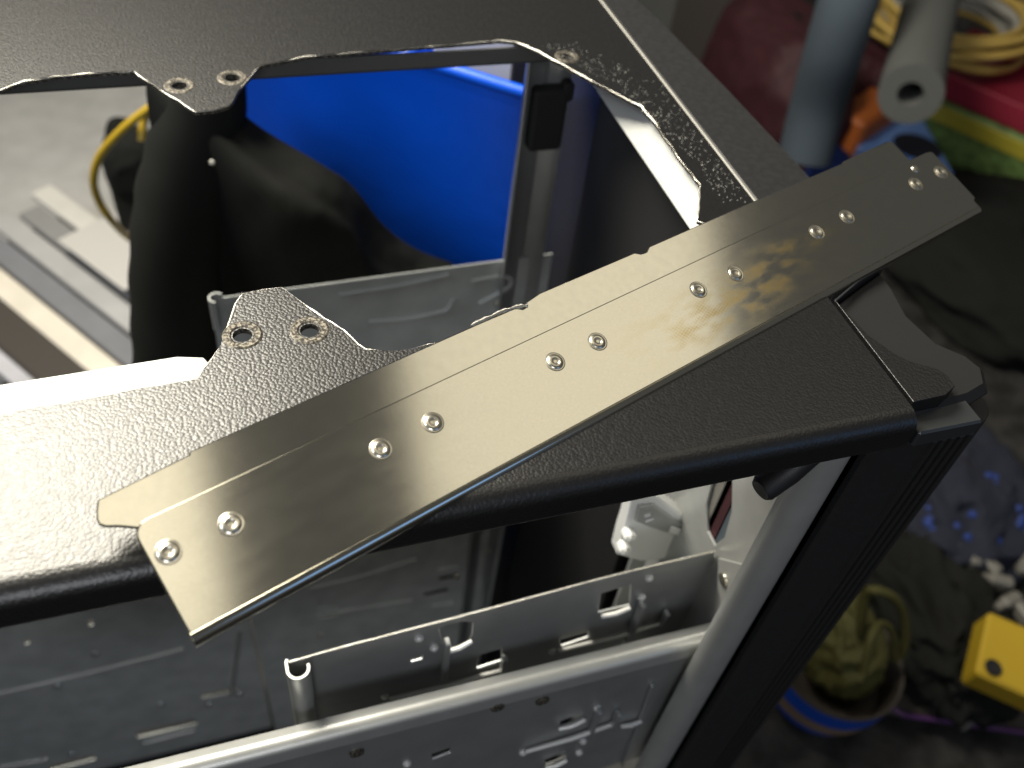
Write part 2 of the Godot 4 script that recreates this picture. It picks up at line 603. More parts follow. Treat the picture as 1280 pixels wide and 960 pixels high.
# ---------------------------------------------------------------- the computer case
func case() -> void:
	var R := Vector3.RIGHT
	var B := Vector3.BACK
	var Y := Vector3.UP
	var c := thing("computer_case", "open black computer case with a large opening cut in its top panel", "computer case")
	# top panel with the cut opening, its three remaining tabs and their screw holes
	var edge := V2([-183.8, -306.5, -172.3, -314, -157.7, -317.6, -140.3, -318.5, -118, -318.4, -115.3, -312.5, -103.6, -294, -97.2, -285.1, -89.6, -273.1, -80, -272.9, -72, -276.2, -63.5, -296.1, -51.5, -316.8, -27, -323.6, 1.9, -325.5, 50.5, -328, 92.9, -330.5, 102.5, -328, 113.8, -314.8, 119.2, -304.8, 124.1, -296.6, 137.2, -274.5, 146.5, -258, 153.9, -246.5, 155, -228.6, 154.9, -207.5, 154.1, -189.2, 155.7, -169.1, 140.8, -140.8])
	edge.append_array(V2([151, -130, 136, -100, 100, -83]))
	edge.append_array(V2([-10.4, -82.7, -18.9, -81.2, -26.9, -81.1, -36.6, -84, -38.8, -87.8, -43.4, -96.8, -44.5, -98, -52.8, -110.5, -59.3, -120.4, -64.6, -128.7, -72, -128.3, -81.3, -127.2, -84.1, -121.6, -92.8, -98.7, -97.2, -90.9, -103, -81.5, -110.7, -81, -122.6, -80.5, -141.3, -79.5, -158.1, -78.8, -171.9, -78.6]))
	edge.append_array(V2([-250, -76, -310, -90, -324, -110, -324, -290, -300, -312]))
	var cut := ragged(edge, 5.0, 0.45, 11)
	var screw := [[-95.9, -299.7], [-67.9, -304.7], [-83.7, -102], [-57.1, -99.6], [129.3, -305.7]]
	var holes := [cut]
	for s in screw:
		holes.append(circle2(s[0], s[1], 3.9 if s != screw[4] else 3.4))
	var top := MB.new()
	var rim := MB.new()
	slab(top, rim, V2([-560, -408, 177.6, -408, 177.6, -7, -560, -7]), holes, Vector3.ZERO, R, B, Y, 2.4, 0.04)
	var sec := PackedVector2Array([Vector2(-7.0, -1.2) * U])
	sec.append_array(arc2(-7.0, -8.2, 7.0, 90, 0, 10))
	sec.append_array(V2([0, -10, 0, -14]))
	sec.append_array(arc2(-3, -15, 3.0, 0, -90, 6))
	sec.append_array(V2([-10, -18]))
	bent(top, sec, 2.4, P(-560, 0, 0), B, Y, P(737.6, 0, 0))
	var tp := obj("top_panel", [top, M.panel, rim, M.worn], c)
	# bright burrs where the snips went: a thin uneven bead along the cut
	var rng := RandomNumberGenerator.new()
	rng.seed = 4
	var bead := MB.new()
	var nz := FastNoiseLite.new()
	nz.seed = 9
	nz.frequency = 0.05
	var run := PackedVector3Array()
	var rad := []
	for i in cut.size():
		var k := clampf(0.42 + 0.95 * nz.get_noise_1d(i * 3.0) + rng.randf_range(-0.15, 0.15), 0.1, 1.1)
		run.append(Vector3(cut[i].x, (-0.5 + 0.25 * nz.get_noise_1d(i * 7.0)) * U, cut[i].y))
		rad.append(k)
	tube(bead, run, rad, 6, true)
	tag(obj("cut_edge", [bead, M.bare], tp), "bright jagged bare metal edge of the cut opening")
	for s in screw:
		var rm := MB.new()
		var r: float = 3.9 if s != screw[4] else 3.4
		lathe(rm, [Vector2(r + 4.2, 0.06), Vector2(r + 3.4, 0.45), Vector2(r + 1.2, 0.4), Vector2(r - 0.05, -0.5), Vector2(r - 0.1, -2.6)], P(s[0], 0, s[1]), Y, 26)
		obj("screw_hole_rim", [rm, M.worn], tp)
	# chassis sheet under the panel: far, near and right flanges round the opening
	var f := MB.new()
	var sx := V2([0, 0, 0, -9])
	sx.append_array(arc2(-2, -9, 2, 0, -90, 4))
	sx.append_array(V2([-14, -11]))
	bent(f, sx, 1.6, P(-560, -3.4, -327), B, Y, P(690, 0, 0))
	obj("far_flange", [f, M.dark_steel], c)
	var nf := MB.new()
	slab(nf, nf, V2([-324, -70, -324, -103, -184, -97, -110, -99.5, -100, -97, -97, -91, -100, -86, -112, -80, -180, -70]), [], P(0, -4.5, 0), R, B, Vector3(0.0, 0.97, 0.242).normalized(), 1.6)
	tag(obj("near_flange", [nf, M.zinc], c), "pale bare steel flange showing below the cut edge")
	var rf := MB.new()
	slab(rf, rf, V2([-331, 0, -331, 24, -120, 24, -120, 0]), [], P(150, -20.6, 0), B, Vector3(0.66, 0.75, 0).normalized(), Vector3(-0.75, 0.66, 0).normalized(), 1.6)
	tag(obj("right_flange", [rf, M.zinc], c), "pale bare steel side sheet under the right cut edge")
	# front bezel: black plastic beyond the seam
	var bz := MB.new()
	slab(bz, bz, V2([179.4, -408, 196, -408, 207, -380, 212, -340, 218, -260, 222, -180, 224, -110, 223.5, -95, 179.4, -74]), [], P(0, -1.2, 0), R, B, Y, 12, 2.0)
	var rc := MB.new()
	slab(rc, rc, V2([179.4, -76, 223, -97, 222, -80, 218, -62, 221, -44, 230, -34, 233, -24, 227, -13, 214, -9, 179.4, -6]), [], P(0, -6.0, 0), R, B, Y, 8, 3.5)
	var bezel := obj("front_bezel", [bz, M.plastic], c)
	obj("scooped_corner", [rc, M.recess], bezel)
	var cc := MB.new()
	var cap := V2([179.6, -8.5, 179.6, -73])
	cap.append_array(V2([182.4, -48.8, 185.7, -40.9, 187.9, -35.9, 190.8, -31.3, 195.6, -27.4, 201.6, -23.9, 204.2, -19.2, 203.6, -12.6]))
	cap.append_array(V2([196, -9]))
	slab(cc, cc, cap, [], P(0, 0.4, 0), R, B, Y, 8.0, 0.15)
	obj("corner_cap", [cc, M.panel], bezel)
	var sm := MB.new()
	tube(sm, PackedVector3Array([P(178.5, -0.5, -402), P(178.5, -0.5, -120)]), [0.8, 0.6], 6)
	tag(obj("seam_trim", [sm, M.grey], bezel), "thin pale line along the seam of top panel and bezel")
	var s2 := MB.new()
	tube(s2, PackedVector3Array([P(180, -0.9, -73), P(200, -0.9, -84), P(223, -1.2, -93)]), [0.6], 6)
	obj("seam_line", [s2, M.smooth_plastic], bezel)
	var bl := MB.new()
	cbox(bl, P(196.5, -13, -6.5), Basis.IDENTITY, Vector3(33, 9.5, 17), 1.0)
	obj("corner_block", [bl, M.smooth_plastic], bezel)
	# the bezel's long upright: a flat side, four ribs and a rounded front corner
	var up := MB.new()
	var prof := V2([166, -8, 166, -5, 168, -3, 192, -1])
	for i in 5:
		var x := 193.5 + i * 4.8
		prof.append_array(V2([x, -0.8, x + 0.6, 0.4, x + 3.0, 0.4, x + 3.6, -2.6, x + 4.8, -2.6]))
	prof.append_array(arc2(220, -18, 14, 80, -60, 8))
	prof.append_array(V2([224, -120, 222, -400, 205, -408, 178, -408, 178, -14]))
	slab(up, up, prof, [], P(0, -19.5, 0), R, B, Y, 944, 0.4)
	obj("bezel_upright", [up, M.plastic], bezel)
	# front column of the chassis: rolled silver edge and the flat sheet behind it
	var co := MB.new()
	var cs := arc2(150, -14, 10, 180, 95, 6)
	cs.append_array(arc2(152, -14, 10, 90, 0, 10))
	cs.append_array(V2([162, -30]))
	bent(co, cs, 1.6, P(0, -19, 0), R, B, P(0, -938, 0))
	var col := obj("front_column", [co, M.zinc], c)
	var fs := MB.new()
	slab(fs, fs, V2([-12, -20, -130, -20, -130, -957, -12, -957]), [V2([-83.5, -139.8, -68.8, -126.7, -58.6, -144.9, -55.1, -165.7, -59.2, -180.3, -69.4, -180, -79.7, -166.3])], P(163.2, 0, 0), B, Y, Vector3.LEFT, 1.6)
	obj("column_plate", [fs, M.zinc], col)
	for q in [[-74.0, 34.0, M.plug, "grey label strip behind the slot"], [-66.0, 10.0, M.maroon, "red label strip behind the slot"], [-60.0, 12.0, M.foam_blue, "blue label strip behind the slot"]]:
		var ls := MB.new()
		cbox(ls, P(165.6, -165, q[0] - (q[1] if q[1] > 20.0 else 0.0) * 0.5), Basis.IDENTITY, Vector3(0.6, 90, q[1] if q[1] > 20.0 else 7.5), 0.1)
		tag(obj("label_strip", [ls, q[2]], col), q[3])
	for q in [[[-24, -129.4], 6.0], [[-38.7, -184.2], 7.0]]:
		var sc := MB.new()
		var at := P(162.4, q[0][1], q[0][0])
		lathe(sc, [Vector2(q[1], 0), Vector2(q[1], 1.0), Vector2(q[1] * 0.62, 1.6), Vector2(q[1] * 0.55, 3.2), Vector2(q[1] * 0.2, 3.6), Vector2(0.0, 3.0)], at, Vector3.LEFT, 14)
		obj("screw", [sc, M.brass if q[1] < 6.5 else M.rivet], col)
	var cl := MB.new()
	slab(cl, cl, V2([-49.7, -178.5, -33.1, -158.4, -23.1, -163.3, -16.3, -185.3, -25.7, -203.9, -40.2, -196.1]), [], P(160.4, 0, 0), B, Y, Vector3.LEFT, 1.4)
	obj("bracket_ear", [cl, M.zinc], col)
	var pg := MB.new()
	tube(pg, PackedVector3Array([P(118.5, -40, -5.9), P(120.2, -39.5, -6.4), P(132, -34, -9.2), P(140.3, -25, -10.9)]), [5.0, 6.2, 6.4, 6.4], 16)
	obj("rubber_peg", [pg, M.plastic], c)
	# far column seen through the opening, with its black clip
	var fc := MB.new()
	var fsx := V2([-22, 9, -20, 0, -8, 0, -5, -3, -1, -3, 3, 0, 13, 0])
	bent(fc, fsx, 1.6, P(139, -12, -345), R, B, P(0, -945, 0))
	var farc := obj("far_column", [fc, M.steel], c)
	var kp := MB.new()
	cbox(kp, P(135, -62, -338), Basis.IDENTITY, Vector3(24, 46, 12), 2.0)
	cbox(kp, P(147, -42, -338), Basis.IDENTITY, Vector3(8, 14, 10), 2.0)
	tag(obj("clip", [kp, M.matt_black], farc), "black plastic clip on the far steel column")
	# side plate of the drive bays, far side: seen through the top opening and again below the lip
	var sp := MB.new()
	slab(sp, sp, V2([-102, -194, 160, -190, 162, -400, 158, -560, 151, -956, -122, -956, -122, -560, -108, -400]), [V2([86.8, -652.4, 108.5, -652.2, 109, -661.2, 87.2, -661.3]), V2([-51.1, -676.2, -28, -679.2, -28.3, -688.1, -51.6, -685.1]), V2([70, -681.1, 98.6, -680.2, 99, -689.5, 70.2, -690.3])], P(0, 0, -345), R, Y, B, 1.6, 0.4)
	var hk := arc2(-98, -345, 5, 100, 320, 10)
	bent(sp, hk, 1.4, P(0, -190, 3), R, B, P(0, -30, 0))
	var far_plate := obj("far_bay_plate", [sp, M.tray], c)
	for s in [[-10.3, -204.3, 36.3, -202.3, 74.7, -197.9], [12.4, -236.8, 43.2, -238.9, 68, -236.4, 75.9, -234.3, 80.6, -223.9], [94, -207.5, 117, -206.2, 127.5, -211.2, 124.4, -220, 102.5, -232.8], [-57.5, -616.2, -3.4, -613.3, 59.1, -601.4], [-54, -675, -4.9, -682.1, 55.5, -689.8], [84.6, -634.5, 105.2, -635.7, 111.4, -646.7], [80.2, -713.5, 105.8, -717], [-52.3, -661.4, -29.8, -671.2], [-47.3, -632.2, -46.7, -653.2], [133.1, -583.6, 143.7, -743]]:
		bead_on(s, -344.6, 2.0, far_plate, M.tray)
	for s in [[119.1, -235.7], [107.4, -659.1], [-51.3, -725], [143.2, -616.4]]:
		var rv := MB.new()
		lathe(rv, [Vector2(4, 0), Vector2(3.2, 1.6), Vector2(1.5, 2.4), Vector2(0, 2.6)], P(s[0], s[1], -345), B, 14)
		obj("rivet", [rv, M.rivet], far_plate)
	# motherboard tray left of it
	var tr := MB.new()
	slab(tr, tr, V2([-560, -420, -122.5, -420, -126, -956, -560, -956]), [V2([-280.6, -876.2, -212.2, -879.9, -212.4, -894.3, -281.8, -892.6]), V2([-387.9, -912.4, -335.5, -912.5, -337.2, -924.4, -390.4, -926.4]), V2([-195.9, -817.8, -155.5, -820.3, -156.7, -830.8, -197.3, -828.1]), V2([-335.8, -613.8, -331.2, -612.7, -332.9, -622, -337.5, -623.1]), V2([-274.4, -602.7, -269.7, -601.5, -271.3, -612.3, -276.1, -613.5])], P(0, 0, -352), R, Y, B, 1.6, 0.4)
	var tray := obj("motherboard_tray", [tr, M.tray], c)
	for s in [[-383.5, -707.8, -305.2, -706.1, -197.7, -698.3], [-277.7, -910.4, -216.7, -909.3], [-268.1, -964.1, -206.5, -962.5], [-431.9, -881.2, -382.4, -890.5], [-163.2, -836.4, -136.8, -686.5]]:
		bead_on(s, -351.6, 2.6, tray, M.zinc)
	for s in [[-242.5, -820.1], [-190.9, -847.9], [-154.3, -841.4], [-357, -895.4], [-331, -721.4], [-281.8, -671.4]]:
		var rv := MB.new()
		lathe(rv, [Vector2(5, 0), Vector2(4, 1.6), Vector2(2, 2.2), Vector2(0, 2.2)], P(s[0], s[1], -352), B, 12)
		obj("rivet", [rv, M.steel], tray)
	# near plate of the drive bays, its hooked end, windows and folded slot lips
	near_plate(c)
	drive_rail(c)
	# closed sides that keep the inside dark
	var wl := MB.new()
	cbox(wl, P(-558, -480, -204), Basis.IDENTITY, Vector3(4, 950, 400), 0.5)
	obj("rear_panel", [wl, M.matt_black], c)
	var bp := MB.new()
	cbox(bp, P(-165, -958, -204), Basis.IDENTITY, Vector3(780, 4, 404), 0.5)
	obj("base_panel", [bp, M.matt_black], c)
	var dk := MB.new()
	cbox(dk, P(172, -490, -240), Basis.IDENTITY, Vector3(8, 930, 180), 0.5)
	obj("bezel_inner_wall", [dk, M.matt_black], c)

# raised pressing along a line in a plane of constant z
func bead_on(s: Array, z: float, r: float, parent: Node, m: Material) -> void:
	var q := []
	for i in range(0, s.size(), 2):
		q.append(P(s[i], s[i + 1], z))
	var b := MB.new()
	tube(b, smooth(q, 6), [r], 8)
	obj("pressed_rib", [b, m], parent)

func near_plate(c: Node) -> void:
	var R := Vector3.RIGHT
	var Y := Vector3.UP
	var B := Vector3.BACK
	var z := -55.0
	var mb := MB.new()
	var wins := [V2([-4.9, -197.1, -1.9, -194, 9.2, -195.4, 14.6, -199.6, 15.2, -215, 13, -224.7, 6.3, -226.4, -0.5, -224]), V2([92.7, -199.7, 110.5, -196.9, 115.6, -223.5, 95, -223.3]), V2([-20.2, -224.1, -13.7, -223.4, -13.5, -229.5, -20.1, -230.2]), V2([22.1, -242.3, 35.4, -240.7, 37, -257.2, 21.4, -260]), V2([73.9, -247.9, 92.2, -246.1, 93.5, -254.1, 76.3, -257.5])]
	slab(mb, mb, V2([-88.5, -197.1, -61.8, -193.9, 17.9, -188.4, 93.4, -182.1, 160.9, -180.1, 195.7, -306.1, 82.7, -308.5, -36.1, -307.4, -89.8, -304.5]), wins, P(0, 0, z), R, Y, B, 1.6, 0.4)
	var pl := obj("near_bay_plate", [mb, M.steel], c)
	var hk := MB.new()
	var h0: Vector2 = V2([-88.1, -50.9])[0] / U
	var s2 := PackedVector2Array([Vector2(h0.x + 0.6, -55.5) * U, Vector2(h0.x, -53.5) * U])
	s2.append_array(arc2(h0.x + 5.5, -49, 5.5, 180, -15, 14))
	bent(hk, s2, 1.5, P(0, -193, 0), R, B, P(0, -130, 0))
	obj("hooked_end", [hk, M.zinc], pl)
	# bright sheared top edge
	var te := MB.new()
	tube(te, smooth([P(-88.4, -196.7, -55), P(-61.7, -193.4, -55), P(17.9, -188, -55), P(93.4, -181.6, -55), P(160.8, -179.6, -55)], 6), [0.7, 0.8, 0.6, 0.9, 0.7], 6)
	obj("top_edge", [te, M.bare], pl)
	for s in [[-33.3, -265.6, 3.3, -267, 37.3, -264.1], [73.3, -257.3, 106.8, -254.2, 144.2, -252.5], [0.2, -222.4, 9.7, -223.1, 14.5, -215.7], [95.8, -223.8, 114.2, -221.2]]:
		var q := MB.new()
		var a := P(s[0], s[1], -54)
		var e := P(s[s.size() - 2], s[s.size() - 1], -54)
		tube(q, PackedVector3Array([a + B * 1.6 * U, (a + e) / 2 + B * 2.6 * U, e + B * 1.8 * U]), [1.5, 1.8, 1.5], 8)
		obj("folded_lip", [q, M.bright], pl)
	for s in [[-2, -206.9, 0.7, -253.5], [117.1, -217.6, 125.7, -252.5], [35.6, -246.1, 38.4, -264.6], [140.6, -237.6, 145.1, -254]]:
		var q := MB.new()
		var a := P(s[0], s[1], -54)
		var e := P(s[2], s[3], -54)
		cbox(q, (a + e) / 2 + B * 2.5 * U, Basis.IDENTITY, Vector3(3.4, (e - a).length() / U, 5.5), 0.6)
		obj("bent_tab", [q, M.steel], pl)
	for s in [[-16.3, -201.9], [-7.1, -217.9], [-18.3, -281], [-35.2, -266.7], [121.6, -193], [121.7, -215.3], [120.7, -271.7], [70.5, -260.2]]:
		var rv := MB.new()
		lathe(rv, [Vector2(2.7, 0), Vector2(2.5, 1.3), Vector2(1.4, 2.3), Vector2(0, 2.5)], P(s[0], s[1], z), B, 12)
		obj("rivet", [rv, M.bright], pl)

func drive_rail(c: Node) -> void:
	var R := Vector3.RIGHT
	var Y := Vector3.UP
	var B := Vector3.BACK
	# pale rounded top flange and the slotted face below it
	var fl := MB.new()
	var sx := V2([-33, -227])
	sx.append_array(arc2(-26.5, -230, 5.5, 110, 20, 8))
	sx.append_array(V2([-20.6, -236]))
	bent(fl, sx, 1.6, P(-330, 0, 0), B, Y, P(494, 0, 0))
	var dr := obj("drive_bay_rail", [fl, M.zinc], c)
	var mb := MB.new()
	var wins := [V2([-14.4, -284.6, -3.2, -282.2, -2.8, -289.9, -13.6, -292.7]), V2([65.6, -348.8, 79.8, -344.5, 82.2, -356, 68.3, -360.8]), V2([67.4, -286.8, 81.8, -283.4, 83.8, -291.9, 70, -297.1])]
	slab(mb, mb, V2([-330, -237, 163, -236, 163, -400, -330, -400]), wins, P(0, 0, -20.6), R, Y, B, 1.6, 0.4)
	var fa := obj("slotted_face", [mb, M.steel], dr)
	for s in [[48.2, -316.5, 76.9, -314.2, 107.9, -309.1], [67.2, -292.8, 83.7, -288.2], [66.8, -358.3, 81.3, -353.9], [114.3, -318.2, 128.7, -317.9]]:
		var q := MB.new()
		var a := P(s[0], s[1], -20)
		var e := P(s[s.size() - 2], s[s.size() - 1], -20)
		tube(q, PackedVector3Array([a + B * 1.6 * U, (a + e) / 2 + B * 2.6 * U, e + B * 1.8 * U]), [1.5, 1.8, 1.5], 8)
		obj("folded_lip", [q, M.bright], fa)
	for s in [[87.4, -278.4, 95.7, -319.6], [104.4, -290.8, 109.1, -312.4]]:
		var q := MB.new()
		var a := P(s[0], s[1], -20)
		var e := P(s[2], s[3], -20)
		cbox(q, (a + e) / 2 + B * 2.2 * U, Basis.IDENTITY, Vector3(3.0, (e - a).length() / U, 5.0), 0.6)
		obj("bent_tab", [q, M.steel], fa)
	var gs := MB.new()
	tube(gs, PackedVector3Array([P(132.2, -400.1, -19), P(128.6, -324.6, -19), P(124.5, -263.7, -19)]), [1.4], 6)
	obj("pressed_rib", [gs, M.steel], fa)
	for s in [[91.6, -280.8], [90.5, -332.3], [90.9, -351.9], [-29.4, -288], [47.3, -322.5]]:
		var rv := MB.new()
		lathe(rv, [Vector2(2.7, 0), Vector2(2.5, 1.3), Vector2(1.4, 2.3), Vector2(0, 2.5)], P(s[0], s[1], -20.6), B, 12)
		obj("rivet", [rv, M.bright], fa)
	for s in [[-58.5, -251], [50.4, -245.5], [22.3, -237.9]]:
		var rv := MB.new()
		lathe(rv, [Vector2(4.4, 0), Vector2(4.0, 1.6), Vector2(2.0, 2.2), Vector2(1.8, 1.4), Vector2(0, 1.4)], P(s[0], s[1], -20.6), B, 14)
		tag(obj("screw", [rv, M.worn], fa), "brownish screw head")

# ---------------------------------------------------------------- the nickel plated rail
func rail() -> void:
	var fr := [P(-126.7, 14, -7.8), Vector3(0.93868, 0.00000, -0.34480), Vector3(0.32973, -0.29237, 0.89766), Vector3(0.10081, 0.95630, 0.27444)]
	var o: Vector3 = fr[0]
	var L: Vector3 = fr[1]
	var W: Vector3 = fr[2]
	var N: Vector3 = fr[3]
	var t := thing("metal_rail", "long nickel plated sheet metal rail lying slantwise across the case", "metal rail")
	var pl := MB.new()
	var plate := V2([6, 0, 436, 0])
	plate.append_array(arc2(438, 3, 3, -80, 0, 4))
	plate.append_array(V2([441.4, 35, 439, 36.5, 439, 40.5, 0.6, 40.5]))
	plate.append_array(arc2(5.5, 5.5, 5.5, 180, 265, 6))
	slab(pl, pl, plate, [], o, L, W, N, 1.8, 0.55)
	for i in pl.v.size():
		var q: Vector3 = (pl.v[i] - o) / U
		pl.t[i] = Vector2(q.dot(L) / 442.0, q.dot(W) / 41.0)
	obj("face_plate", [pl, M.rail_face], t)
	# step down at the far edge, then the flange with its notches
	var st := MB.new()
	var sx := V2([0.9, -1.2])
	sx.append_array(V2([0.9, -4.6]))
	bent(st, sx, 1.6, o + L * 7 * U, W, N, L * 421 * U)
	obj("step", [st, M.rail], t)
	var fg := MB.new()
	var fl := V2([-4.6, -14.6, 27, -15.9, 27.5, -16.9, 91, -16.8, 151, -16.7, 168, -16.4, 170.5, -14.6, 172.5, -14.8, 174.5, -16.9, 182, -18.1, 236, -17.4, 239, -15.4, 242, -15.4, 245, -17.2, 300, -17.0, 384, -15.9, 386, -16.8, 424, -17.0, 427.5, -16.0, 428, -9, 428, 1.7, 4, 1.7, 1, -0.6, -2.8, -3.2, -6.2, -5.0, -7.6, -6.6, -7.6, -8.4, -6.6, -11])
	slab(fg, fg, fl, [], o - N * 4.6 * U, L, W, N, 1.7, 0.5)
	obj("flange", [fg, M.rail], t)
	# a torn bright spot on the flange edge
	var tn := MB.new()
	var pts := []
	for q in [[146, -17.2], [155, -17.4], [163, -17.3], [170, -16.4], [173.5, -15.2]]:
		pts.append(o + (L * q[0] + W * q[1] - N * 4.7) * U)
	tube(tn, smooth(pts, 5), [0.5, 0.9, 1.1, 0.9, 1.2, 0.6], 8)
	tag(obj("torn_edge", [tn, M.bare], t), "bright torn bit of the flange edge")
	# near edge rolled down and back under
	var rl := MB.new()
	var rs := arc2(40.4, -3.4, 2.5, 90, -10, 8)
	rs.append_array(V2([42.6, -6.0]))
	rs.append_array(arc2(41.4, -6.6, 1.2, 0, -160, 6))
	bent(rl, rs, 1.6, o + L * 0.8 * U, W, N, L * 438 * U)
	obj("rolled_edge", [rl, M.rail], t)
	for q in [[6.3, 13.5], [27.1, 14.4], [84.5, 14], [107, 13.7], [165.7, 13.5], [188.1, 13.8], [248.2, 12.9], [271.4, 13.8], [330.1, 13.2], [353.8, 13], [411.4, 13.5], [434, 13.7]]:
		var rv := MB.new()
		lathe(rv, [Vector2(4.3, 0.03), Vector2(3.9, 0.14), Vector2(3.5, 0.1), Vector2(3.3, 0.2), Vector2(2.9, 0.5), Vector2(2.3, 0.7), Vector2(1.7, 0.64), Vector2(1.3, 0.42), Vector2(0.7, 0.3), Vector2(0, 0.28)], o + (L * q[0] + W * q[1]) * U, N, 28)
		obj("rivet", [rv, M.rivet], t)
	var d := MB.new()
	lathe(d, [Vector2(2.4, 0.03), Vector2(1.9, 0.5), Vector2(1.2, 0.8), Vector2(0, 0.85)], o + (L * 419.5 + W * 5.8) * U, N, 16)
	tag(obj("rivet", [d, M.rivet], t), "small dimple near the right end")
	# filings strewn on the panel by the cut
	var r := RandomNumberGenerator.new()
	r.seed = 21
	var fi := MB.new()
	for i in 1900:
		var x := r.randf_range(112, 176)
		var k := r.randf()
		var z := lerpf(-322, -150, k)
		var lim := 118.0 + (z + 320.0) * 0.53 if z < -267.0 else (146.0 + (z + 267.0) * 0.18 if z < -200.0 else 159.5)
		if x < lim + 0.8 or r.randf() > 1.15 - absf(x - lim - 6.0) / 22.0:
			continue
		var s := r.randf_range(0.15, 0.5) + 0.35 * pow(r.randf(), 6.0)
		var a := r.randf() * TAU
		var e := Vector3(cos(a), 0, sin(a)) * s * U
		var g := Vector3(-sin(a), 0, cos(a)) * s * r.randf_range(0.3, 0.8) * U
		var h := Vector3(0, r.randf_range(0.3, 0.8) * s * U, 0)
		var p := P(x, 0.05, z)
		for m in [[e, g], [g, -e], [-e, -g], [-g, e]]:
			var nn: Vector3 = (m[0] + m[1] + h * 1.5).normalized()
			fi.tri(p + m[0], p + m[1], p + h, nn, nn, nn)
	tag(obj("metal_filings", [fi, M.grey]), "pale metal filings strewn on the black panel beside the cut", "metal filings", "", "stuff")

